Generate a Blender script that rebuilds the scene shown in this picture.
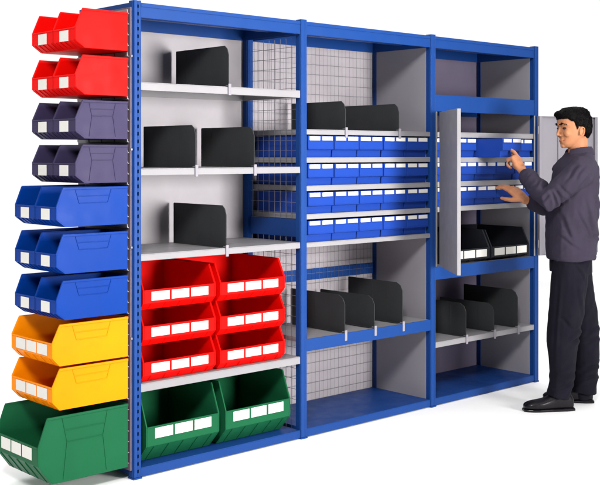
import bpy, bmesh, math, random
from mathutils import Vector, Matrix, noise
random.seed(7)
S = bpy.context.scene
for o in list(bpy.data.objects): bpy.data.objects.remove(o)
COL = S.collection
R = math.radians

# ------------------------------------------------------------------ camera
cam_d = bpy.data.cameras.new('camera'); cam = bpy.data.objects.new('camera', cam_d); COL.objects.link(cam)
cam.location = (-2.66, -3.948, 1.4288)
cam.rotation_euler = (R(90), 0, 0.8307 - R(90))
cam_d.sensor_width = 36; cam_d.lens = 1071.4 / 600 * 36
cam_d.shift_x = (300 - 296.08) / 600
cam_d.shift_y = -(242.5 - 154.23) / 600
cam_d.clip_end = 500; cam_d.clip_start = 0.05
S.camera = cam

# ------------------------------------------------------------------ light
W = bpy.data.worlds.new('World'); S.world = W; W.use_nodes = True
nt = W.node_tree; bg = nt.nodes['Background']
# studio surround: a white backdrop behind the unit, a dim room on the photographer's side
tcw = nt.nodes.new('ShaderNodeTexCoord'); dp = nt.nodes.new('ShaderNodeVectorMath'); dp.operation = 'DOT_PRODUCT'
dp.inputs[1].default_value = (0.675, 0.738, 0.0)
nt.links.new(tcw.outputs['Generated'], dp.inputs[0])
mw = nt.nodes.new('ShaderNodeMapRange'); mw.interpolation_type = 'SMOOTHSTEP'
mw.inputs[1].default_value = 0.10; mw.inputs[2].default_value = 0.45; mw.inputs[3].default_value = 0.07; mw.inputs[4].default_value = 1.06
nt.links.new(dp.outputs['Value'], mw.inputs[0])
bg.inputs[0].default_value = (1.0, 0.998, 1.0, 1); nt.links.new(mw.outputs[0], bg.inputs[1])

def area(name, loc, target, size, power, color=(1, 1, 1)):
    d = bpy.data.lights.new(name, 'AREA'); d.shape = 'SQUARE'; d.size = size; d.energy = power; d.color = color
    o = bpy.data.objects.new(name, d); COL.objects.link(o); o.location = loc
    o.rotation_euler = (Vector(target) - Vector(loc)).to_track_quat('-Z', 'Y').to_euler()
    return o
area('key_softbox', (-3.2, -4.0, 4.6), (0.9, 0.1, 0.8), 1.1, 370, (1, 0.985, 0.96))
fs = area('front_softbox', (2.0, -5.3, 1.5), (0.75, 0, 1.55), 1.7, 110, (1, 0.985, 0.965)); fs.data.spread = R(75)
area('added_floor_fill', (1.5, 1.0, 8.0), (1.5, 1.0001, 0), 17.0, 1250, (1, 1, 1))  # unseen overhead fill, added to lift the floor to white

S.view_settings.view_transform = 'Standard'; S.view_settings.look = 'None'
S.view_settings.exposure = 0.0; S.view_settings.gamma = 1
S.render.engine = 'CYCLES'
S.cycles.max_bounces = 8

# ------------------------------------------------------------------ materials
def mat(name, col, rough=0.45, metal=0.0, var=0.06, bump=0.0, bscale=60, spec=0.14, coat=0.0, grime=0.0):
    m = bpy.data.materials.new(name); m.use_nodes = True
    nt = m.node_tree; b = nt.nodes['Principled BSDF']
    b.inputs['Metallic'].default_value = metal
    b.inputs['Specular IOR Level'].default_value = spec
    b.inputs['Coat Weight'].default_value = coat
    tc = nt.nodes.new('ShaderNodeTexCoord')
    n1 = nt.nodes.new('ShaderNodeTexNoise'); n1.inputs['Scale'].default_value = 5; n1.inputs['Detail'].default_value = 6
    nt.links.new(tc.outputs['Object'], n1.inputs['Vector'])
    mr = nt.nodes.new('ShaderNodeMapRange'); mr.inputs[1].default_value = 0.3; mr.inputs[2].default_value = 0.7
    mr.inputs[3].default_value = 1 - var; mr.inputs[4].default_value = 1 + var
    nt.links.new(n1.outputs['Fac'], mr.inputs[0])
    mx = nt.nodes.new('ShaderNodeVectorMath'); mx.operation = 'SCALE'; mx.inputs[0].default_value = col
    nt.links.new(mr.outputs[0], mx.inputs['Scale'])
    out = mx.outputs[0]
    if grime > 0:
        n3 = nt.nodes.new('ShaderNodeTexNoise'); n3.inputs['Scale'].default_value = 22; n3.inputs['Detail'].default_value = 10
        nt.links.new(tc.outputs['Object'], n3.inputs['Vector'])
        r3 = nt.nodes.new('ShaderNodeMapRange'); r3.inputs[1].default_value = 0.6; r3.inputs[2].default_value = 0.8
        r3.inputs[3].default_value = 1; r3.inputs[4].default_value = 1 - grime
        nt.links.new(n3.outputs['Fac'], r3.inputs[0])
        m3 = nt.nodes.new('ShaderNodeVectorMath'); m3.operation = 'SCALE'
        nt.links.new(out, m3.inputs[0]); nt.links.new(r3.outputs[0], m3.inputs['Scale']); out = m3.outputs[0]
    nt.links.new(out, b.inputs['Base Color'])
    rr = nt.nodes.new('ShaderNodeMapRange'); rr.inputs[1].default_value = 0.3; rr.inputs[2].default_value = 0.7
    rr.inputs[3].default_value = max(0.05, rough - 0.07); rr.inputs[4].default_value = rough + 0.07
    n2 = nt.nodes.new('ShaderNodeTexNoise'); n2.inputs['Scale'].default_value = 14; n2.inputs['Detail'].default_value = 5
    nt.links.new(tc.outputs['Object'], n2.inputs['Vector']); nt.links.new(n2.outputs['Fac'], rr.inputs[0])
    nt.links.new(rr.outputs[0], b.inputs['Roughness'])
    if bump > 0:
        nb = nt.nodes.new('ShaderNodeTexNoise'); nb.inputs['Scale'].default_value = bscale; nb.inputs['Detail'].default_value = 3
        nt.links.new(tc.outputs['Object'], nb.inputs['Vector'])
        bp = nt.nodes.new('ShaderNodeBump'); bp.inputs['Strength'].default_value = bump; bp.inputs['Distance'].default_value = 0.002
        nt.links.new(nb.outputs['Fac'], bp.inputs['Height']); nt.links.new(bp.outputs[0], b.inputs['Normal'])
    return m
M = {}
M['blue_steel'] = mat('blue_steel', (0.008, 0.044, 0.195), 0.42, bump=0.03, bscale=8, var=0.03, spec=0.12)
M['grey_steel'] = mat('grey_steel', (0.30, 0.285, 0.31), 0.5, bump=0.1, bscale=6, var=0.04)
M['light_steel'] = mat('light_steel', (0.25, 0.243, 0.255), 0.42, bump=0.1, bscale=6, var=0.05)
M['dark_hole'] = mat('dark_hole', (0.02, 0.02, 0.03), 0.8)
M['wire'] = mat('wire', (0.17, 0.17, 0.19), 0.4, metal=0.3)
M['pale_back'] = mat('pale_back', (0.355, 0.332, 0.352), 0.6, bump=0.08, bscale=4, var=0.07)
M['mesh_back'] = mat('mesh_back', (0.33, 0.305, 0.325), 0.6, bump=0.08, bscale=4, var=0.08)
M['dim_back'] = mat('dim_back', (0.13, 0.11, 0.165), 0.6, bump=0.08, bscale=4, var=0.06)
M['side_grey'] = mat('side_grey', (0.245, 0.232, 0.262), 0.55, bump=0.04, bscale=4, var=0.03)
M['louvre_grey'] = mat('louvre_grey', (0.12, 0.095, 0.125), 0.5, var=0.08)
M['red'] = mat('red_plastic', (0.68, 0.002, 0.001), 0.42, bump=0.05, bscale=12, spec=0.06, grime=0.05)
M['yellow'] = mat('yellow_plastic', (0.80, 0.225, 0.0), 0.36, bump=0.05, bscale=12, spec=0.06, grime=0.05)
M['blue'] = mat('blue_plastic', (0.001, 0.033, 0.23), 0.36, bump=0.05, bscale=12, spec=0.06, grime=0.05)
M['drawer_blue'] = mat('drawer_blue', (0.012, 0.045, 0.27), 0.36, bump=0.05, bscale=12, spec=0.08)
M['green'] = mat('green_plastic', (0.008, 0.092, 0.037), 0.4, bump=0.05, bscale=12, spec=0.06, grime=0.05)
M['mauve'] = mat('mauve_plastic', (0.040, 0.032, 0.078), 0.4, bump=0.05, bscale=12, spec=0.06, grime=0.05)
M['black'] = mat('black_plastic', (0.012, 0.013, 0.018), 0.45)
M['plate'] = mat('plate_charcoal', (0.030, 0.032, 0.034), 0.75, bump=0.15, bscale=90, var=0.15)
M['paper'] = mat('paper', (0.66, 0.645, 0.61), 0.6, var=0.03)
M['floor'] = mat('studio_floor', (0.93, 0.93, 0.93), 0.7, var=0.0, spec=0.2)
M['jacket'] = mat('jacket_cloth', (0.031, 0.025, 0.042), 0.9, bump=0.5, bscale=240, var=0.12, spec=0.2)
M['trouser'] = mat('trouser_cloth', (0.0035, 0.003, 0.008), 0.9, bump=0.4, bscale=260, var=0.15, spec=0.2)
M['shoe'] = mat('shoe_leather', (0.006, 0.005, 0.007), 0.32, bump=0.25, bscale=60, coat=0.15)
M['skin'] = mat('skin', (0.44, 0.19, 0.095), 0.5, bump=0.15, bscale=120, var=0.08)
M['skin'].node_tree.nodes['Principled BSDF'].inputs['Subsurface Weight'].default_value = 0.08
M['skin'].node_tree.nodes['Principled BSDF'].inputs['Subsurface Scale'].default_value = 0.01
M['hair'] = mat('hair_dark', (0.0022, 0.0018, 0.002), 0.65, bump=0.7, bscale=220, spec=0.08)
M['eye'] = mat('eye_dark', (0.03, 0.02, 0.015), 0.15)
M['lip'] = mat('lip', (0.30, 0.08, 0.05), 0.5)

# ------------------------------------------------------------------ helpers
def tag(o, label=None, cat=None, group=None, kind=None):
    if label: o['label'] = label
    if cat: o['category'] = cat
    if group: o['group'] = group
    if kind: o['kind'] = kind
def empty(name, loc=(0, 0, 0), rz=0):
    o = bpy.data.objects.new(name, None); COL.objects.link(o); o.location = loc; o.rotation_euler = (0, 0, rz)
    o.empty_display_size = 0.1
    return o
def box(bm, a, b):
    x0, y0, z0 = a; x1, y1, z1 = b
    v = [bm.verts.new(p) for p in ((x0,y0,z0),(x1,y0,z0),(x1,y1,z0),(x0,y1,z0),(x0,y0,z1),(x1,y0,z1),(x1,y1,z1),(x0,y1,z1))]
    for f in ((0,3,2,1),(4,5,6,7),(0,1,5,4),(1,2,6,5),(2,3,7,6),(3,0,4,7)): bm.faces.new([v[i] for i in f])
def prism(bm, poly, fn):
    """poly: 2-D points; fn(p, s) -> 3-D for the two ends s=0,1"""
    a = [bm.verts.new(fn(p, 0)) for p in poly]; b = [bm.verts.new(fn(p, 1)) for p in poly]
    n = len(poly)
    bm.faces.new(a); bm.faces.new(b[::-1])
    for i in range(n): bm.faces.new([a[i], b[i], b[(i+1) % n], a[(i+1) % n]])
def bar(bm, p, q, w, h, up=Vector((0, 0, 1))):
    p = Vector(p); q = Vector(q); d = (q - p).normalized()
    s = d.cross(up)
    if s.length < 1e-4: s = d.cross(Vector((1, 0, 0)))
    s.normalize(); u = s.cross(d)
    a = [bm.verts.new(c + s*i*w/2 + u*j*h/2) for c in (p, q) for i, j in ((-1,-1),(1,-1),(1,1),(-1,1))]
    for f in ((0,1,2,3),(7,6,5,4),(0,4,5,1),(1,5,6,2),(2,6,7,3),(3,7,4,0)): bm.faces.new([a[i] for i in f])
def build(name, bm, m, parent=None, bevel=0.0, seg=2, smooth=False):
    bmesh.ops.recalc_face_normals(bm, faces=bm.faces)
    me = bpy.data.meshes.new(name); bm.to_mesh(me); bm.free()
    me.materials.append(M[m] if isinstance(m, str) else m)
    o = bpy.data.objects.new(name, me); COL.objects.link(o)
    if parent: o.parent = parent
    if bevel:
        md = o.modifiers.new('bevel', 'BEVEL'); md.width = bevel; md.segments = seg; md.limit_method = 'ANGLE'; md.angle_limit = R(35)
        md.harden_normals = False
        for p in me.polygons: p.use_smooth = False
    if smooth:
        for p in me.polygons: p.use_smooth = True
    return o
def copy_tree(o, parent=None):
    c = o.copy(); COL.objects.link(c)
    if parent: c.parent = parent
    for ch in list(o.children): copy_tree(ch, c)
    return c

# ------------------------------------------------------------------ setting
bm = bmesh.new()
v = [bm.verts.new(p) for p in ((-4.5, -5.5, 0), (7.5, -5.5, 0), (7.5, 6, 0), (-4.5, 6, 0))]; bm.faces.new(v)
fl = build('floor', bm, 'floor'); tag(fl, kind='structure')

# ------------------------------------------------------------------ shelving unit
BW = 0.997; D = 0.453; H = 2.1
X = [0, BW, 2*BW, 3*BW - 0.004]
rack = empty('shelving_unit', (0, 0, 0))
tag(rack, 'blue and grey steel shelving unit of three bays with a two-door cupboard on the right', 'shelving unit')

def post_bm(x, front=True, slots=1):
    """slotted hollow upright: plain flanks, a slotted face to the front (or, for rear posts, into the bay)"""
    bm = bmesh.new(); w = 0.019; d = 0.038
    y0, y1 = (-0.003, d) if front else (D - d, D)
    t = 0.003
    box(bm, (x - w, y0, 0.008), (x - w + t, y1, H + 0.006))
    box(bm, (x + w - t, y0, 0.008), (x + w, y1, H + 0.006))
    if slots != 2: box(bm, (x - w + t, y1 - t if front else y0 + 0.012, 0.008), (x + w - t, (y1 if front else y0 + 0.015), H + 0.002))
    yf = y0
    if slots == 0:
        box(bm, (x - w + t, yf, 0.008), (x + w - t, yf + t, H + 0.006))
        box(bm, (x + 0.006, yf - 0.0015, 0.008), (x + 0.010, yf, H + 0.004))
    else:
        cuts = [(-0.001, 0.0065)] if slots == 1 else [(-0.011, -0.005), (0.005, 0.011)]
        prev = -w + t
        for c0, c1 in cuts:
            box(bm, (x + prev, yf, 0.008), (x + c0, yf + t, H + 0.006)); prev = c1
        box(bm, (x + prev, yf, 0.008), (x + w - t, yf + t, H + 0.006))
        z = 0.008; pitch = 0.033
        while z < H + 0.006:
            z1 = min(z + 0.018, H + 0.006)
            for c0, c1 in cuts: box(bm, (x + c0, yf, z), (x + c1, yf + t, z1))
            z += pitch
    # folded bright return along the left arris
    box(bm, (x - w - 0.003, y0 + 0.006, 0.008), (x - w, y0 + 0.011, H + 0.004))
    return bm
for x in X:
    for fr in (True, False):
        p = build('post', post_bm(x, fr, (1 if x == X[0] else 0) if fr else (2 if x == X[3] else 0)), 'blue_steel', rack, 0.0012, 2)
        bm = bmesh.new(); y0, y1 = (-0.006, 0.042) if fr else (D - 0.042, D + 0.003)
        box(bm, (x - 0.022, y0, 0), (x + 0.022, y1, 0.007)); build('foot', bm, 'blue_steel', p)
# rear posts seen in the cupboard bay carry a second slot row (key slots on the inner flank)
def shelf_bm(x0, x1, z, lip, y0=0.003, y1=None, t=0.004):
    y1 = y1 if y1 else D - 0.003
    bm = bmesh.new(); e = 0.003
    box(bm, (x0, y0, z - t), (x1, y1, z))
    box(bm, (x0, y0, z - lip), (x1, y0 + e, z - t))
    box(bm, (x0, y1 - e, z - lip), (x1, y1, z - t))
    box(bm, (x0, y0 + e, z - lip), (x0 + e, y1 - e, z - t))
    box(bm, (x1 - e, y0 + e, z - lip), (x1, y1 - e, z - t))
    # turned-in hem under the front lip and a stiffener down the middle
    box(bm, (x0 + e, y0 + e, z - lip), (x1 - e, y0 + 0.016, z - lip + 0.003))
    box(bm, (x0 + e, (y0+y1)/2 - 0.02, z - lip*0.6), (x1 - e, (y0+y1)/2 + 0.02, z - t))
    return bm
def shelf(i, z, lip, m, name='shelf'):
    return build(name, shelf_bm(X[i] + 0.021, X[i+1] - 0.021, z, lip), m, rack, 0.0014, 2)
# blue top covers and floor trays of all bays
for i in range(3):
    t = shelf(i, H - 0.002, 0.066, 'blue_steel', 'top_cover')
    bm = bmesh.new(); box(bm, (X[i] + 0.021, -0.0005, H - 0.020), (X[i+1] - 0.021, 0.0028, H - 0.004)); build('trim', bm, 'blue_steel', t, 0.001)
    shelf(i, 0.045, 0.040, 'blue_steel', 'bottom_shelf')
for z, lp in ((1.748, .036), (1.366, .031), (0.987, .030), (0.414, .036)): shelf(0, z, lp, 'light_steel')
for z, lp in ((1.555, .026), (1.413, .027), (1.270, .027), (1.126, .026), (0.982, .024)): shelf(1, z, lp, 'light_steel')
for z, lp in ((1.556, .030), (1.411, .029), (1.272, .030), (1.129, .029), (0.361, .031)): shelf(2, z, lp, 'light_steel')
# heavier shelves carried by blue beams
def beamed(i, z, lip, x0=None):
    s = build('shelf', shelf_bm(X[i] + 0.021, X[i+1] - 0.021, z, 0.020, 0.006, D - 0.006), 'light_steel', rack, 0.001)
    for y0, y1 in ((-0.001, 0.0045), (D - 0.0045, D - 0.001)):
        bm = bmesh.new(); box(bm, (X[i] + 0.0195, y0, z - lip), (X[i+1] - 0.0195, y1, z + 0.002))
        yb = y1 if y0 < 0.1 else y0 - 0.012
        box(bm, (X[i] + 0.021, yb, z - lip), (X[i+1] - 0.021, yb + 0.012, z - lip + 0.003))
        build('beam', bm, 'blue_steel', rack, 0.0012)
beamed(1, 0.495, 0.060)
bm = bmesh.new(); box(bm, (X[1] + 0.0195, D - 0.006, 0.722), (X[2] - 0.0195, D - 0.002, 0.785)); build('beam', bm, 'blue_steel', rack, 0.001)
beamed(2, 1.765, 0.093)
beamed(2, 0.789, 0.072)
# side ties between front and rear posts
def tie(x, z0, z1, t=0.004):
    bm = bmesh.new(); box(bm, (x - t, 0.040, z0), (x + t, D - 0.040, z1)); build('side_beam', bm, 'blue_steel', rack, 0.001)
tie(X[0], 2.03, 2.098, 0.016); tie(X[1], 1.010, 1.100); tie(X[0], 0.01, 0.06, 0.010)
tie(X[3], 2.03, 2.098, 0.016)
# back panels
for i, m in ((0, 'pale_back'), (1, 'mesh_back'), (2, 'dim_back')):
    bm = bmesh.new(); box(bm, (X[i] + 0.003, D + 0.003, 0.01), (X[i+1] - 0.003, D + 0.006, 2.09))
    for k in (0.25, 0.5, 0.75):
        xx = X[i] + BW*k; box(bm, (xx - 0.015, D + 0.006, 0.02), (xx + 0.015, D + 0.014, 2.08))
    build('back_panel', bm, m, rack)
# side panels
for x in (X[2], X[3]):
    bm = bmesh.new(); box(bm, (x - 0.0205, 0.036, 0.010), (x - 0.0175, D - 0.034, 2.034))
    build('side_panel', bm, 'side_grey', rack, 0.0008)
# mesh panels
def mesh_panel(org, du, nu, Lh, z0, z1, pitch_u, pitch_z):
    bm = bmesh.new(); org = Vector(org); du = Vector(du); nrm = Vector((-du.y, du.x, 0))
    r = 0.0019; k = 0; rv = 0.0019 if pitch_u > 0.035 else 0.0011
    u = 0.0
    while u <= Lh + 1e-6:
        p = org + du*u; bar(bm, (p.x, p.y, z0), (p.x, p.y, z1), rv, rv, Vector((0, 1, 0))); u += pitch_u
    z = z0
    while z <= z1 + 1e-6:
        a = org + nrm*0.0019; bar(bm, (a.x, a.y, z), (a.x + du.x*Lh, a.y + du.y*Lh, z), r, r); z += pitch_z
    return bm
build('mesh_panel', mesh_panel((X[1], 0.045, 0), (0, 1, 0), 0, D - 0.09, 0.03, 2.02, 0.044, 0.0525), 'wire', rack)
bm = mesh_panel((X[1] + 0.025, D - 0.008, 0), (1, 0, 0), 0, BW - 0.05, 0.03, 2.03, 0.030, 0.056)
build('mesh_panel', bm, 'wire', rack)
# louvred hanging panel on the left end
bm = bmesh.new()
box(bm, (-0.030, 0.012, 0.04), (-0.027, D - 0.01, 2.075))
box(bm, (-0.030, 0.009, 0.04), (-0.0215, 0.012, 2.075))
box(bm, (-0.030, D - 0.01, 0.04), (-0.0215, D - 0.007, 2.075))
lp = build('louvre_panel', bm, 'louvre_grey', rack, 0.0008)
bm = bmesh.new(); z = 0.07
while z < 2.06:
    for k in range(4):
        ya = 0.018 + k*0.106
        prism(bm, [(-0.0302, z), (-0.040, z + 0.004), (-0.042, z + 0.022), (-0.039, z + 0.022), (-0.037, z + 0.007), (-0.0302, z + 0.004)],
              lambda p, s, ya=ya: (p[0], ya + s*0.098, p[1]))
    z += 0.047
build('louvre', bm, 'light_steel', lp)
# fixing bolts on the panel edge
bm = bmesh.new()
for z in (0.62, 1.02, 1.45, 1.86):
    c = bmesh.ops.create_cone(bm, cap_ends=True, segments=10, radius1=0.006, radius2=0.005, depth=0.006, matrix=Matrix.Translation((-0.0255, 0.0065, z)) @ Matrix.Rotation(R(90), 4, 'X'))
build('bolt', bm, 'wire', lp)
# cupboard doors
def door(hx, ang, sgn):
    bm = bmesh.new(); w = 0.478; z0, z1 = 0.797, 1.667; t = 0.0025; d = 0.020
    box(bm, (0, 0, z0), (w, t, z1))                       # outer skin
    box(bm, (0, t, z0), (t, d, z1)); box(bm, (w - t, t, z0), (w, d, z1))
    box(bm, (t, t, z0), (w - t, d, z0 + t)); box(bm, (t, t, z1 - t), (w - t, d, z1))
    box(bm, (w - 0.022, d - t, z0 + t), (w - t, d, z1 - t)); box(bm, (t, d - t, z0 + t), (0.022, d, z1 - t))
    box(bm, (w*0.33, t, z0 + t), (w*0.33 + 0.03, t + 0.010, z1 - t))
    if sgn < 0:
        for v_ in bm.verts: v_.co.x = -v_.co.x
    o = build('door', bm, 'side_grey' if sgn < 0 else 'light_steel', rack, 0.001)
    o.location = (hx, -0.022, 0); o.rotation_euler = (0, 0, ang)
    hb = bmesh.new()
    for z in (0.87, 1.25, 1.58):
        bmesh.ops.create_cone(hb, cap_ends=True, segments=10, radius1=0.005, radius2=0.005, depth=0.05, matrix=Matrix.Translation((0.0, 0.010, z)))
    build('hinge', hb, 'light_steel', o)
    return o
door(2.022, R(-129), 1)
door(2.968, R(165), -1)
# grey cupboard jambs
for x0, x1 in ((2.0145, 2.026), (2.958, 2.970)):
    bm = bmesh.new(); box(bm, (x0, -0.004, 0.793), (x1, -0.0015, 1.670)); build('jamb', bm, 'light_steel', rack, 0.0006)

# ------------------------------------------------------------------ bins
def bin_proto(L, w, h, a, b, lz, m, nlab, lw, lh, lab_top=None, lip_h=None, ribs=True):
    """open-fronted picking bin: back at x=0, mouth towards +x"""
    root = empty('storage_bin')
    t = 0.004; hw = w/2
    lip_h = lip_h or min(lz*0.62, 0.06)
    bm = bmesh.new()
    prof = [(0, 0), (0, h), (L - a, h), (L, lz), (L, lz - lip_h), (L - b, 0)]
    for s in (-1, 1):
        prism(bm, prof, lambda p, e, s=s: (p[0], s*(hw - t*e), p[1]))
    box(bm, (0, -hw + t, 0), (t, hw - t, h))                                   # back
    box(bm, (t, -hw + t, 0), (L - b, hw - t, t))                               # bottom
    prism(bm, [(L - b, 0), (L, lz - lip_h), (L, lz), (L - t, lz), (L - t, lz - lip_h + 0.001), (L - b - t, t)],
          lambda p, e: (p[0], (-hw + t) + e*(w - 2*t), p[1]))                     # front lip
    # rolled rims
    r = 0.0045
    for s in (-1, 1):
        y = s*(hw + 0.0005)
        up = Vector((0, 0, 1))
        bar(bm, (0, y, h - 0.003), (L - a + 0.002, y, h - 0.003), r*1.5, 0.010, up)
        bar(bm, (L - a, y, h - 0.003), (L - 0.001, y, lz - 0.001), r*1.5, 0.007, up)
        bar(bm, (L - 0.0015, y, lz + 0.001), (L - 0.0015, y, lz - lip_h), r*1.5, 0.005, up)
        bar(bm, (L - 0.003, y, lz - lip_h), (L - b, y, 0.003), r*1.2, 0.005, up)
        if ribs:
            rw = 0.004; rh = 0.0036; k0, k1 = L*0.24, L*0.74; c = L*0.05
            yy = s*(hw + 0.0006)
            bar(bm, (k0, yy, h - 0.010), (k0 + c, yy, h*0.60), rw, rh); bar(bm, (k1, yy, h - 0.010), (k1 - c, yy, h*0.60), rw, rh)
            for q in (0.78, 0.60):
                e = c*(0.97 - q)/0.37
                bar(bm, (k0 + e, yy, h*q), (k1 - e, yy, h*q), rw, rh)
            if h > 0.2:
                bar(bm, (k0 + c, yy, h*0.60), (k0 + c*0.2, yy, 0.012), rw, rh); bar(bm, (k1 - c, yy, h*0.60), (k1 - c*0.2, yy, 0.012), rw, rh)
            elif ribs == 'long':
                bar(bm, (k0 + c, yy, h*0.60), (k0, yy, 0.01), rw, rh); bar(bm, (k1 - c, yy, h*0.60), (k1, yy, 0.01), rw, rh)
    bar(bm, (0.002, -hw, h - 0.003), (0.002, hw, h - 0.003), 0.006, 0.010)
    bar(bm, (L - 0.001, -hw + 0.002, lz - 0.001), (L - 0.001, hw - 0.002, lz - 0.001), 0.007, 0.006)
    for k in range(5):                                                         # under-lip ribs
        yk = -hw + w*(k + 0.5)/5
        bar(bm, (L - 0.0005, yk, lz - lip_h - 0.002), (L - b + 0.002, yk, 0.003), 0.003, 0.006)
    body = build('body', bm, m, root, 0.001, 1)
    pitch = lw*1.12
    zt = (lab_top if lab_top else lz - 0.007)
    for k in range(nlab):
        y = (k - (nlab - 1)/2)*pitch
        lb = bmesh.new(); box(lb, (L + 0.0005, y - lw/2, zt - lh), (L + 0.0022, y + lw/2, zt))
        build('label', lb, 'paper', root, 0.0004, 1)
    return root
used = set()
def put(proto, loc, rz, label, cat='storage bin', group=None):
    o = proto if id(proto) not in used else copy_tree(proto)
    used.add(id(proto)); o.location = loc; o.rotation_euler = (0, 0, rz)
    tag(o, label, cat, group); return o
ORD = ['leftmost', 'second from left', 'middle', 'fourth from left', 'rightmost']

# bins hung on the louvred end panel (mouths to the left)
small = dict(a=0.036, b=0.045, lz=0.083, nlab=1, lw=0.072, lh=0.046)
red_s = bin_proto(0.262, 0.180, 0.166, m='red', ribs=False, **small)
mauve_s = bin_proto(0.262, 0.180, 0.162, m='mauve', ribs='long', **small)
blue_s = bin_proto(0.352, 0.173, 0.164, 0.032, 0.042, 0.083, 'blue', 1, 0.070, 0.046)
for pr_, rows, w, col in ((red_s, ((1.880, 'top row'), (1.682, 'second row')), 0.183, 'red'),
                         (mauve_s, ((1.495, 'upper of the two grey rows'), (1.306, 'lower of the two grey rows')), 0.183, 'grey'),
                         (blue_s, ((1.124, 'top blue row'), (0.928, 'middle blue row'), (0.735, 'bottom blue row')), 0.1765, 'blue')):
    for z, nm in rows:
        for k in range(2):
            pos = 'side fully seen' if k == 0 else 'behind its neighbour'
            put(pr_, (-0.047, 0.002 + w/2 + k*w, z), R(180), f'{col} plastic bin hung on end panel, {nm}, {pos}', 'storage bin', f'{col} bins on the end panel')
yel = bin_proto(0.372, 0.345, 0.172, 0.036, 0.036, 0.097, 'yellow', 3, 0.082, 0.046)
put(yel, (-0.047, 0.002 + 0.1725, 0.546), R(180), 'wide yellow bin on the end panel, directly under the blue bins', 'storage bin', 'yellow bins on the end panel')
put(yel, (-0.047, 0.002 + 0.1725, 0.363), R(180), 'wide yellow bin on the end panel, directly above the big green bin', 'storage bin', 'yellow bins on the end panel')
grn = bin_proto(0.437, 0.362, 0.276, 0.043, 0.065, 0.160, 'green', 3, 0.082, 0.050, lip_h=0.075)
put(grn, (-0.047, 0.002 + 0.181, 0.062), R(180), 'large green bin hung lowest on the left end panel, outside the unit')

# left bay: six red bins stacked, two green below
red_w = bin_proto(0.412, 0.400, 0.176, 0.045, 0.030, 0.088, 'red', 3, 0.098, 0.040, lip_h=0.058)
for c, cn in ((0.238, 'left column'), (0.672, 'right column')):
    for k, rn in enumerate(('bottom', 'middle', 'top')):
        put(red_w, (c, 0.418, 0.4155 + k*0.160), R(-90), f'wide red bin with three white labels, {rn} of the {cn} in the left bay', 'storage bin', 'red bins stacked on the grey shelf')
grn_w = bin_proto(0.405, 0.405, 0.300, 0.055, 0.075, 0.165, 'green', 3, 0.098, 0.046, lip_h=0.085)
put(grn_w, (0.262, 0.418, 0.0465), R(-90), 'big green bin on the blue bottom shelf, beside the front corner post', 'storage bin', 'green bins on the bottom shelf')
put(grn_w, (0.712, 0.418, 0.0465), R(-90), 'big green bin on the blue bottom shelf, nearer the wire mesh side', 'storage bin', 'green bins on the bottom shelf')
# black bins in the cupboard
blk = bin_proto(0.405, 0.375, 0.180, 0.05, 0.035, 0.078, 'black', 3, 0.100, 0.044, lip_h=0.06)
put(blk, (2.338, 0.418, 0.7915), R(-90), 'black bin at the bottom of the cupboard, partly behind the left door', 'storage bin', 'black bins in the cupboard')
put(blk, (2.738, 0.418, 0.7915), R(-90), 'black bin at the bottom of the cupboard, nearer the man', 'storage bin', 'black bins in the cupboard')

# narrow shelf bins in rows
def drawer_proto():
    root = empty('shelf_bin'); L = 0.405; w = 0.1800; h = 0.109; t = 0.003; hw = w/2
    bm = bmesh.new()
    zs = 0.040
    for s in (-1, 1):
        prism(bm, [(0, 0), (0, h), (L, h), (L, zs), (L - 0.018, zs - 0.004), (L - 0.022, 0)], lambda p, e, s=s: (p[0], s*(hw - t*e), p[1]))
    box(bm, (0, -hw + t, 0), (t, hw - t, h)); box(bm, (t, -hw + t, 0), (L - 0.022, hw - t, t))
    prism(bm, [(L - 0.022, 0), (L - 0.018, zs - 0.004), (L, zs), (L, h), (L - t, h), (L - t, zs + 0.001), (L - 0.021, zs - 0.001), (L - 0.025, t)],
          lambda p, e: (p[0], (-hw + t) + e*(w - 2*t), p[1]))
    bar(bm, (L + 0.001, -hw + 0.001, zs + 0.002), (L + 0.001, hw - 0.001, zs + 0.002), 0.004, 0.003)
    bar(bm, (L + 0.001, -hw + 0.002, 0.083), (L + 0.001, hw - 0.002, 0.083), 0.003, 0.002)
    for s in (-1, 1): bar(bm, (0.004, s*hw, h - 0.004), (L - 0.002, s*hw, h - 0.004), 0.0015, 0.006)
    build('body', bm, 'drawer_blue', root, 0.0008, 1)
    for k in (-1, 1):
        lb = bmesh.new(); box(lb, (L + 0.0005, k*0.0445 - 0.0365, 0.0865), (L + 0.002, k*0.0445 + 0.0365, 0.1065)); build('label', lb, 'paper', root)
    return root
dr = drawer_proto()
for z, rn in ((1.413, 'top'), (1.270, 'second'), (1.126, 'third'), (0.982, 'bottom')):
    for k in range(5):
        x = X[1] + 0.0325 + 0.1862*(k + 0.5)
        put(dr, (x, 0.410 + random.uniform(-0.002, 0.002), z + 0.0005), R(-90), f'blue shelf bin with two white labels in the middle bay, {rn} row, {ORD[k]}', 'shelf bin', 'blue shelf bins in the middle bay')
for z, rn in ((1.411, 'top'), (1.272, 'middle'), (1.129, 'bottom')):
    for k in range(5):
        x = X[2] + 0.036 + 0.1850*(k + 0.5); y = 0.412 + random.uniform(-0.002, 0.002)
        lab = f'blue shelf bin in the cupboard, {rn} row, {ORD[k]}'
        if rn == 'top' and k == 2: y -= 0.185; lab = 'blue shelf bin pulled out of the cupboard by the man'
        o = put(dr, (x, y, z + 0.0005), R(-90 + random.uniform(-0.3, 0.3)), lab, 'shelf bin', 'blue shelf bins in the cupboard')
    if lab.startswith('blue shelf bin pulled'): o.rotation_euler = (0, R(3.2), R(-90)); o.location.z += 0.012

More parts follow.
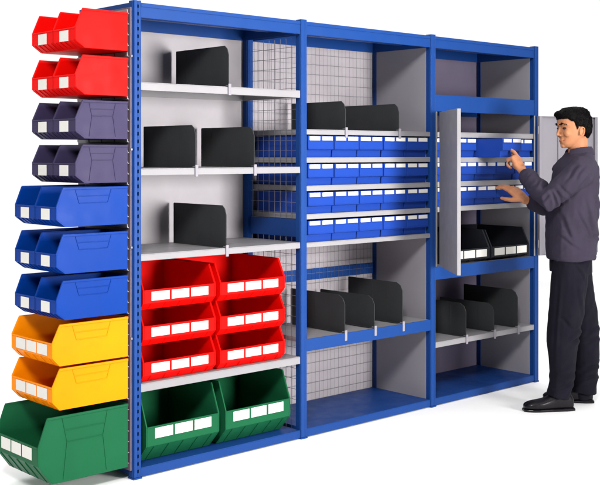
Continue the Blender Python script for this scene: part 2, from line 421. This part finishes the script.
# ------------------------------------------------------------------ dividers
def divider(x, z, h, label, rnd=0.02, cham=(0.030, 0.045), y1=0.425):
    root = empty('shelf_divider', (x, 0, z))
    tag(root, label, 'shelf divider', 'charcoal dividers standing on the shelves')
    bm = bmesh.new(); y0 = 0.006
    pts = [(y1, 0.001), (y0, 0.001), (y0, h - cham[1]), (y0 + cham[0]*0.35, h - cham[1]*0.35), (y0 + cham[0], h), (y1 - 0.004, h), (y1, h - 0.004)]
    prism(bm, pts, lambda p, s: (-0.0022 + s*0.0044, p[0], p[1]))
    box(bm, (-0.018, 0.03, 0.001), (-0.0022, y1 - 0.02, 0.003))
    for k in range(3):
        yy = 0.12 + k*0.11; box(bm, (-0.0030, yy, 0.02), (-0.0022, yy + 0.002, h - 0.02))
    build('plate', bm, 'plate', root, 0.0008)
    bm = bmesh.new()
    box(bm, (-0.008, -0.004, -0.040), (0.008, 0.0015, 0.014)); box(bm, (-0.008, 0.0015, 0.0045), (0.008, 0.020, 0.0075))
    build('clip', bm, 'side_grey', root, 0.001)
divider(0.520, 1.748, 0.196, 'charcoal divider standing alone on the highest grey shelf of the left bay')
divider(0.325, 1.366, 0.198, 'charcoal divider left of another on the second shelf of the left bay')
divider(0.678, 1.366, 0.196, 'charcoal divider right of another on the second shelf, against the wire mesh')
divider(0.505, 0.987, 0.200, 'charcoal divider standing alone just above the red bins')
divider(1.300, 1.555, 0.152, 'low charcoal divider on top of the middle bay bins, left of two')
divider(1.714, 1.555, 0.150, 'low charcoal divider on top of the middle bay bins, right of two')
rc = (0.045, 0.045)
divider(1.296, 0.497, 0.195, 'charcoal divider above the blue beam in the middle bay, leftmost of three', cham=rc)
divider(1.520, 0.497, 0.172, 'low charcoal divider above the blue beam, between two others, middle bay', cham=rc)
divider(1.744, 0.497, 0.225, 'tall charcoal divider above the blue beam, by the grey side panel, middle bay', cham=rc)
divider(2.296, 0.361, 0.195, 'charcoal divider below the cupboard in the right bay, leftmost of three', cham=rc)
divider(2.562, 0.361, 0.170, 'low charcoal divider below the cupboard in the right bay, between two others', cham=rc)
divider(2.800, 0.361, 0.232, 'tall charcoal divider below the cupboard in the right bay, nearest the end post', cham=rc)

# ------------------------------------------------------------------ person
PO = (2.592, -0.511)
person = empty('person', (PO[0], PO[1], 0), math.atan2(0.675, -0.738))
tag(person, 'man in dark mauve work jacket and navy trousers touching the pulled-out bin', 'person')
# local axes: x forward, y his left (towards the camera), z up
def ring_loft(bm, rings):
    """rings: list of lists of Vector with equal length -> closed solid"""
    vs = [[bm.verts.new(p) for p in r] for r in rings]; n = len(vs[0])
    for a, b in zip(vs, vs[1:]):
        for i in range(n): bm.faces.new([a[i], a[(i+1) % n], b[(i+1) % n], b[i]])
    bm.faces.new(vs[0][::-1]); bm.faces.new(vs[-1])
def hslice(cx, cy, z, ra, rb, e=2.0, n=28):
    out = []
    for i in range(n):
        t = 2*math.pi*i/n; c, s = math.cos(t), math.sin(t)
        out.append(Vector((cx + ra*math.copysign(abs(c)**(2/e), c), cy + rb*math.copysign(abs(s)**(2/e), s), z)))
    return out
def limb(bm, pts, n=16, caps=True):
    """pts: (x,y,z,r[,flat]) joined as tapering tube with round ends"""
    P = [Vector(p[:3]) for p in pts]; Rr = [p[3] for p in pts]
    rings = []
    for i, p in enumerate(P):
        d = (P[min(i+1, len(P)-1)] - P[max(i-1, 0)]).normalized()
        ref = Vector((0, 0, 1)) if abs(d.z) < 0.9 else Vector((1, 0, 0))
        s = d.cross(ref).normalized(); u = s.cross(d)
        def ring(c, r): return [c + s*math.cos(2*math.pi*k/n)*r + u*math.sin(2*math.pi*k/n)*r for k in range(n)]
        if i == 0 and caps:
            for q in (0.98, 0.8, 0.45): rings.append(ring(p - d*Rr[i]*q, Rr[i]*math.sqrt(1 - q*q)))
        rings.append(ring(p, Rr[i]))
        if i == len(P) - 1 and caps:
            for q in (0.45, 0.8, 0.98): rings.append(ring(p + d*Rr[i]*q, Rr[i]*math.sqrt(1 - q*q)))
    ring_loft(bm, rings)
def ball(bm, c, r, rot=None):
    m = Matrix.Translation(c) @ (rot.to_4x4() if rot else Matrix()) @ Matrix.Diagonal((r[0], r[1], r[2], 1))
    bmesh.ops.create_uvsphere(bm, u_segments=18, v_segments=12, radius=1, matrix=m)
def remesh(name, bm, m, parent, voxel, iters=4, wrinkle=None, fac=0.5):
    bmesh.ops.recalc_face_normals(bm, faces=bm.faces)
    me = bpy.data.meshes.new(name); bm.to_mesh(me); bm.free()
    tmp = bpy.data.objects.new('tmp', me); COL.objects.link(tmp)
    md = tmp.modifiers.new('r', 'REMESH'); md.mode = 'VOXEL'; md.voxel_size = voxel; md.use_smooth_shade = True
    sm = tmp.modifiers.new('s', 'SMOOTH'); sm.factor = fac; sm.iterations = iters
    dg = bpy.context.evaluated_depsgraph_get(); dg.update()
    new = bpy.data.meshes.new_from_object(tmp.evaluated_get(dg)); new.name = name
    bpy.data.objects.remove(tmp)
    if wrinkle:
        nr = [v.normal.copy() for v in new.vertices]
        for v, nn in zip(new.vertices, nr): v.co += nn*wrinkle(v.co)
    for p in new.polygons: p.use_smooth = True
    new.materials.clear(); new.materials.append(M[m])
    o = bpy.data.objects.new(name, new); COL.objects.link(o); o.parent = parent
    return o

LS, LE, LW_ = (-0.010, 0.185, 1.345), (0.172, 0.165, 1.175), (0.262, -0.060, 1.332)
RS, RE, RW_ = (0.000, -0.185, 1.345), (0.010, -0.265, 1.100), (0.208, -0.250, 1.160)

def hand(bm, Wp, F, N, side, curls, thumb_curl=0.4, sc=1.0, up=False):
    Wp = Vector(Wp); F = Vector(F).normalized(); N = Vector(N); N = (N - F*N.dot(F)).normalized()
    Sd = F.cross(N)*side
    kn = [(0.028, 0.088, 0.0115), (0.009, 0.091, 0.0115), (-0.010, 0.087, 0.0108), (-0.028, 0.079, 0.0095)]
    ln = [(0.043, 0.026, 0.021), (0.047, 0.030, 0.022), (0.043, 0.028, 0.021), (0.034, 0.021, 0.018)]
    # palm: a flattened block from the wrist to the knuckles
    for (s, f, r), l, c in zip(kn, ln, curls):
        k = Wp + (F*f + Sd*s)*sc
        limb(bm, [(*(Wp + Sd*s*0.55*sc), 0.0155*sc), (*(Wp + (F*f*0.5 + Sd*s*0.9)*sc + N*0.002), 0.0150*sc), (*k, r*1.16*sc)], n=10)
        d = F.copy(); p = k.copy(); pts = [(*p, r*sc)]
        ang = 0
        for j, seg in enumerate(l):
            ang += c[j]
            dd = (F*math.cos(ang) + N*math.sin(ang) + Sd*s*(1.0 - 0.5*j)).normalized()
            p = p + dd*seg*sc
            pts.append((*p, r*(0.90, 0.80, 0.66)[j]*sc))
        limb(bm, pts, n=10)
    ball(bm, Wp + (F*0.045 + N*0.006)*sc, (0.03*sc, 0.03*sc, 0.026*sc))
    # thumb leaves the side of the palm near its base
    b0 = Wp + (F*0.022 + Sd*0.022 + N*0.006)*sc
    d1 = (F*0.62 + Sd*0.70 + N*0.35).normalized(); p1 = b0 + d1*0.042*sc
    d2 = (F*0.85 + Sd*0.35 + N*0.40).normalized(); p2 = p1 + d2*0.032*sc
    d3 = (F*0.9 + Sd*0.05 + N*(0.4 + thumb_curl)).normalized(); p3 = p2 + d3*0.024*sc
    if up:
        d1 = (F*0.80 + Sd*0.45 + N*0.25).normalized(); p1 = b0 + d1*0.046*sc
        d2 = (F*1.0 + Sd*0.02 + N*0.15).normalized(); p2 = p1 + d2*0.040*sc
        d3 = (F*1.0 - Sd*0.10 + N*0.02).normalized(); p3 = p2 + d3*0.031*sc
    limb(bm, [(*b0, 0.0165*sc), (*p1, 0.0130*sc), (*p2, 0.0112*sc), (*p3, 0.0088*sc)], n=10)

HEADROT = Matrix.Translation((-.035, 0, 1.50)) @ Matrix.Rotation(R(17), 4, 'Z') @ Matrix.Rotation(R(3), 4, 'Y') @ Matrix.Translation((.035, 0, -1.50))
def turn(bm): bmesh.ops.transform(bm, matrix=HEADROT, verts=bm.verts)
# --- body: one continuous skin mesh (head, neck, core, arms, hands, legs)
bm = bmesh.new()
HS = [(1.470, .048, .005, .022), (1.478, .060, -.012, .033), (1.490, .067, -.030, .043), (1.505, .068, -.045, .050), (1.520, .066, -.058, .056),
      (1.540, .069, -.075, .062), (1.560, .070, -.088, .067), (1.580, .068, -.098, .071), (1.600, .076, -.104, .073), (1.620, .077, -.106, .074),
      (1.640, .071, -.102, .072), (1.658, .057, -.092, .065), (1.672, .036, -.074, .050), (1.682, .008, -.045, .028)]
ring_loft(bm, [hslice((f + b)/2, 0, z, (f - b)/2, w, 2.25) for z, f, b, w in HS])
limb(bm, [(.068, 0, 1.592, .0065), (.078, 0, 1.566, .0075), (.0875, 0, 1.546, .0088)], n=10)
for s in (-1, 1):
    ball(bm, Vector((.076, s*.010, 1.541)), (.010, .0075, .0065))
    ball(bm, Vector((.050, s*.038, 1.552)), (.020, .024, .024))          # cheek
    limb(bm, [(.074, s*.010, 1.602, .0065), (.066, s*.034, 1.604, .0065), (.050, s*.052, 1.598, .006)], n=8)
    # ear
    earr = [Vector((-.022 + .0125*math.cos(t) - .004*math.sin(t), s*(.0745 + .004*(1 - math.cos(t))), 1.558 + .023*math.sin(t))) for t in [2*math.pi*k/14 for k in range(14)]]
    for k in range(14):
        a, b = earr[k], earr[(k+1) % 14]; limb(bm, [(*a, .0042), (*b, .0042)], n=6)
    ball(bm, Vector((-.022, s*.0715, 1.558)), (.011, .0055, .020))
ball(bm, Vector((.060, 0, 1.524)), (.013, .022, .012))
ball(bm, Vector((.069, 0, 1.5125)), (.0070, .020, .0042)); ball(bm, Vector((.0675, 0, 1.5035)), (.0070, .018, .0046))
ball(bm, Vector((.056, 0, 1.482)), (.016, .018, .013))
turn(bm)
ring_loft(bm, [hslice(-.052, 0, 1.33, .070, .075), hslice(-.045, 0, 1.42, .060, .060), hslice(-.038, 0, 1.47, .056, .054), hslice(-.035, 0, 1.53, .056, .050)])
ring_loft(bm, [hslice(.0, 0, .80, .08, .12), hslice(.0, 0, 1.0, .09, .13), hslice(-.01, 0, 1.25, .09, .14), hslice(-.025, 0, 1.35, .075, .13), hslice(-.035, 0, 1.42, .06, .07)])
limb(bm, [(*LS, .040), (*LE, .036), (*LW_, .0255)]); limb(bm, [(*RS, .040), (*RE, .036), (*RW_, .0255)])
hand(bm, LW_, (.34, -.50, .79), (.59, -.55, -.59), -1, [(0.12, 0.30, 0.20), (1.15, 1.40, 0.8), (1.25, 1.4, 0.8), (1.35, 1.3, 0.8)], 0.5, sc=1.12, up=True)
hand(bm, RW_, (.66, -.43, .62), (.26, -.63, -.73), 1, [(0.25, 0.4, 0.3), (0.30, 0.45, 0.3), (0.38, 0.5, 0.3), (0.48, 0.55, 0.35)], 0.1, sc=1.10)
NL = [(.030, .07, .86, .060), (.045, .09, .669, .062), (.066, .092, .42, .050), (.080, .09, .25, .045), (.078, .09, .07, .033)]
FL = [(-.020, -.07, .86, .060), (-.045, -.09, .66, .062), (-.090, -.092, .42, .052), (-.098, -.09, .25, .050), (-.085, -.09, .07, .035)]
for q in (NL, FL): limb(bm, q)
remesh('body', bm, 'skin', person, 0.0032, 3)
# eyes
for s in (-1, 1):
    bm = bmesh.new(); ball(bm, Vector((.0600, s*.031, 1.5805)), (.0115, .0120, .0062)); turn(bm); build('eye', bm, 'eye', person, smooth=True)
bm = bmesh.new()
limb(bm, [(.0750, .0, 1.5085, .0028), (.069, .016, 1.509, .0026), (.058, .029, 1.514, .0020)], n=8); limb(bm, [(.0750, .0, 1.5085, .0028), (.069, -.016, 1.509, .0026), (.058, -.029, 1.514, .0020)], n=8)
turn(bm)
build('lips', bm, 'lip', person, smooth=True)

# --- hair
def ridge(p): return 0.0022*noise.noise(Vector((p.x*60, p.y*160, p.z*60))) + 0.003*noise.noise(Vector((p.x*28, p.y*40, p.z*28)))
bm = bmesh.new()
ring_loft(bm, [hslice((f + b)/2, 0, z, (f - b)/2, w, 2.25) for z, f, b, w in
    [(1.630, .072, -.108, .075), (1.640, .080, -.111, .078), (1.650, .081, -.112, .079), (1.664, .075, -.108, .076), (1.680, .060, -.094, .068), (1.692, .036, -.070, .052), (1.698, .004, -.040, .030)]])
ring_loft(bm, [hslice((f + b)/2, 0, z, (f - b)/2, w, 2.6) for z, f, b, w in
    [(1.520, -.060, -.088, .046), (1.540, -.052, -.098, .064), (1.560, -.046, -.106, .071), (1.585, -.036, -.113, .077), (1.600, -.012, -.113, .077), (1.640, .020, -.112, .078)]])
for s in (-1, 1):
    limb(bm, [(.010, s*.071, 1.615, .012), (.004, s*.0715, 1.590, .008), (.002, s*.071, 1.575, .005)], n=8)
    ball(bm, Vector((-.010, s*.0700, 1.622)), (.034, .0120, .020)); ball(bm, Vector((-.024, s*.0715, 1.604)), (.034, .0085, .019)); ball(bm, Vector((-.046, s*.069, 1.575)), (.012, .0085, .032))
    limb(bm, [(.040, s*.061, 1.634, .011), (.014, s*.068, 1.622, .012)], n=8)
    limb(bm, [(.0800, s*.014, 1.6030, .0042), (.073, s*.034, 1.6070, .0048), (.057, s*.052, 1.602, .0034)], n=8)
ball(bm, Vector((.060, -.01, 1.660)), (.028, .050, .020))
turn(bm)
hair = remesh('hair', bm, 'hair', person, 0.0035, 7, ridge)
# short strands lying along the cap soften its outline
hb = bmesh.new(); hb.from_mesh(hair.data); hb.normal_update(); hb.verts.ensure_lookup_table()
crown = Vector((-.03, .0, 1.70)); src = [(v.co.copy(), v.normal.copy()) for v in hb.verts]
for k in range(5200):
    c, nn = random.choice(src)
    fl_ = (c - crown); fl_ -= nn*fl_.dot(nn)
    if fl_.length < 1e-4: continue
    fl_.normalize(); fl_ = (fl_ + nn*random.uniform(.02, .16) + Vector((random.uniform(-.25, .25), random.uniform(-.25, .25), random.uniform(-.1, .1)))).normalized()
    sd = fl_.cross(nn).normalized(); L_ = random.uniform(.006, .012); w_ = .0007
    a = hb.verts.new(c - nn*.001 + sd*w_); b = hb.verts.new(c - nn*.001 - sd*w_); d = hb.verts.new(c + nn*.0012); e = hb.verts.new(c + fl_*L_)
    hb.faces.new([a, b, e]); hb.faces.new([b, d, e]); hb.faces.new([d, a, e])
hb.to_mesh(hair.data); hb.free()

# --- jacket
def crease(p, L):
    d = 0.0
    for x0, z0, x1, z1, w, k in L:
        vx, vz = x1 - x0, z1 - z0; t = ((p.x - x0)*vx + (p.z - z0)*vz)/(vx*vx + vz*vz)
        if -0.15 < t < 1.15:
            sg = ((p.x - x0)*vz - (p.z - z0)*vx)/math.hypot(vx, vz) + 0.004*math.sin(t*5 + x0*40)
            e = math.sin(math.pi*min(max((t + .15)/1.3, 0), 1))
            d += k*e*(-math.exp(-(sg/w)**2) + 0.75*math.exp(-((sg - 1.9*w)/(1.3*w))**2))
    return d
JK = [(-.03, 1.16, -.125, .91, .010, .012), (-.08, 1.21, -.14, 1.04, .009, .009), (.01, 1.11, -.07, .96, .009, .007), (.10, 1.10, .04, .96, .010, .008),
      (.11, .98, .0, .90, .009, .006), (-.13, .96, -.03, .99, .009, .006), (.02, 1.37, .10, 1.28, .009, .008), (-.06, 1.34, .03, 1.21, .009, .010), (-.02, 1.37, .04, 1.30, .008, .006),
      (.05, 1.19, .13, 1.26, .009, .009), (.09, 1.15, .15, 1.23, .008, .010), (.135, 1.13, .165, 1.23, .008, .009), (.165, 1.25, .235, 1.205, .008, .009),
      (.195, 1.29, .262, 1.235, .007, .008), (.17, 1.21, .22, 1.17, .008, .006), (-.105, 1.40, -.115, 1.22, .008, .006), (-.135, 1.20, -.08, 1.12, .008, .006), (-.16, .860, .16, .860, .004, .003)]
TR = [(.03, .83, -.03, .73, .007, .006), (-.03, .47, .06, .42, .010, .010), (-.02, .41, .05, .385, .009, .009), (.10, .52, .04, .47, .010, .007), (.02, .16, .13, .13, .009, .010), (.01, .21, .10, .195, .009, .010),
      (.03, .26, .12, .235, .009, .007), (.02, .72, -.02, .50, .010, .006), (.115, .74, .135, .30, .007, .005), (-.17, .17, -.05, .14, .009, .010), (-.17, .23, -.06, .19, .009, .010), (-.17, .45, -.08, .40, .010, .010), (-.18, .39, -.09, .36, .009, .008)]
def fold(p):
    f = 0.010*noise.noise(Vector((p.x*8, p.y*8, p.z*4.0)))
    arm = 1.0 if p.z > 1.08 and (p.x > 0.07 or abs(p.y) > 0.2) else 0.55
    d = p.z*20 + p.x*15 - p.y*6
    w = noise.noise(Vector((p.x*4 + 3, p.y*4, p.z*4)))
    f += 0.010*arm*(0.35 - abs(noise.noise(Vector((d + 2.5*w, p.x*4, p.y*4))))) 
    f += crease(p, JK)*(1.0 if p.y > 0 else .6)
    e = p.x*16 + p.z*3.5
    f += 0.006*(0.3 - abs(noise.noise(Vector((e, p.y*12, p.z*2.2))))) + 0.0016*noise.noise(Vector((p.x*30, p.y*30, p.z*18)))
    return f
bm = bmesh.new()
ring_loft(bm, [hslice(a, 0, z, ha, hb, e) for z, a, ha, hb, e in
    [(.832, .000, .128, .172, 2.3), (.845, .000, .133, .178, 2.3), (.90, .000, .138, .182, 2.3), (1.00, -.002, .138, .182, 2.3), (1.10, -.004, .136, .184, 2.3), (1.20, -.012, .134, .190, 2.3),
     (1.30, -.022, .122, .192, 2.3), (1.36, -.028, .108, .185, 2.3), (1.395, -.033, .090, .155, 2.2), (1.42, -.040, .078, .112, 2.1), (1.437, -.045, .072, .084, 2)]])
limb(bm, [(-.018, .150, 1.350, .066), (*LS[:2], 1.335, .070), (.090, .180, 1.255, .067), (*LE, .066), (.200, .095, 1.225, .062), (.244, -.012, 1.298, .050)], n=20)
limb(bm, [(-.010, -.150, 1.350, .066), (*RS[:2], 1.335, .070), (.005, -.225, 1.22, .064), (*RE, .064), (.090, -.262, 1.120, .056), (.150, -.255, 1.140, .049)], n=20)
# belt-line puff and chest pocket flap
ball(bm, Vector((-.080, 0, 1.10)), (.070, .13, .18)); ball(bm, Vector((-.075, 0, 1.28)), (.070, .15, .12))
jk = remesh('jacket', bm, 'jacket', person, 0.0055, 4, fold, 0.5)
# stand collar, open at the throat
bm = bmesh.new(); n = 26; rings = []
for k in range(n + 1):
    t = R(38) + (2*math.pi - R(76))*k/n
    c, s_ = math.cos(t), math.sin(t)
    prof = [(.066, 1.425), (.064, 1.448), (.063, 1.468 - .010*max(0, c)), (.070, 1.470 - .010*max(0, c)), (.080, 1.452 - .006*max(0, c)), (.088, 1.420)]
    rings.append([Vector((-.042 + r*c*1.04, r*s_*1.0, z + .004*c*-1)) for r, z in prof])
ring_loft(bm, rings); 
co = remesh('collar', bm, 'jacket', jk, 0.004, 2)
# front and hem seams, cuffs
bm = bmesh.new()
def cuff(a, b, r0):
    a = Vector(a); b = Vector(b); limb(bm, [(*a, r0), (*(a + (b - a)*0.5), r0*0.98), (*b, r0*0.95)], n=22, caps=False)
cuff((.236, .010, 1.283), (.250, -.026, 1.310), .0500); cuff((.140, -.256, 1.137), (.162, -.254, 1.145), .050)
build('cuff', bm, 'jacket', jk, smooth=True)

# --- trousers
def fold2(p):
    k = 1.7 if p.z < .25 else (1.0 if .35 < p.z < .55 else .6)
    return crease(p, TR) + 0.006*noise.noise(Vector((p.x*8, p.y*8, p.z*5))) + 0.007*k*(0.3 - abs(noise.noise(Vector((p.z*11 + p.x*16 + p.y*4, p.x*5, p.y*5))))) + 0.005*(0.3 - abs(noise.noise(Vector((p.x*20, p.y*16, p.z*2.5)))))
bm = bmesh.new()
ring_loft(bm, [hslice(.002, 0, z, ha, hb, 2.3) for z, ha, hb in [(.76, .112, .155), (.84, .112, .158), (.90, .108, .150)]])
limb(bm, [(.020, .078, .82, .100), (.032, .088, .70, .104), (.050, .092, .56, .097), (.068, .092, .42, .088), (.070, .090, .28, .076), (.078, .09, .16, .066), (.092, .09, .100, .066), (.098, .09, .075, .066)], n=20, caps=False)
limb(bm, [(-.022, -.078, .82, .100), (-.040, -.088, .70, .102), (-.072, -.092, .56, .094), (-.098, -.092, .42, .084), (-.108, -.090, .28, .078), (-.104, -.09, .16, .070), (-.098, -.09, .085, .070), (-.096, -.09, .055, .070)], n=20, caps=False)
remesh('trousers', bm, 'trouser', person, 0.006, 4, fold2, 0.6)

# --- socks
for lx, ly in ((.088, .09), (-.092, -.09)):
    bm = bmesh.new(); limb(bm, [(lx, ly, .045, .044), (lx, ly, .16, .046)], n=18); build('sock', bm, 'trouser', person, smooth=True)
# --- shoes
def shoe(ax, by, toe_out):
    bm = bmesh.new(); L0 = 0.285
    secs = [(0.0, .026, .020, .060), (.012, .034, .010, .095), (.045, .040, .008, .115), (.09, .041, .008, .112), (.125, .040, .008, .090), (.165, .045, .008, .070), (.205, .049, .008, .062), (.245, .046, .010, .056), (.272, .036, .014, .046), (.284, .018, .018, .034)]
    rings = []
    for x, w, z0, z1 in secs:
        r = []
        for k in range(20):
            t = 2*math.pi*k/20; c, s_ = math.cos(t), math.sin(t)
            r.append(Vector((x, w*math.copysign(abs(c)**.8, c), (z0+z1)/2 + (z1 - z0)/2*math.copysign(abs(s_)**(.9 if s_ > 0 else .45), s_))))
        rings.append(r)
    ring_loft(bm, rings)
    root = build('shoe', bm, 'shoe', person, smooth=True)
    sb = root.modifiers.new('s', 'SUBSURF'); sb.levels = 1; sb.render_levels = 2
    bm = bmesh.new(); out = []
    for x, w, z0, z1 in secs: out.append((x, w*1.05 + .001))
    poly = [(x, w) for x, w in out] + [(x, -w) for x, w in out[::-1]]
    poly = [((x - .004) if x < .01 else (x + (.003 if x > .28 else 0)), w) for x, w in poly]
    prism(bm, poly, lambda p, s_: (p[0], p[1], .0008 + s_*(.012)))
    box(bm, (0.0, -.028, .0128), (.065, .028, .018))
    build('sole', bm, 'shoe', root, 0.002)
    root.location = (ax, by, 0); root.rotation_euler = (0, 0, R(toe_out))
shoe(.012, .088, 6); shoe(-.150, -.092, -8)
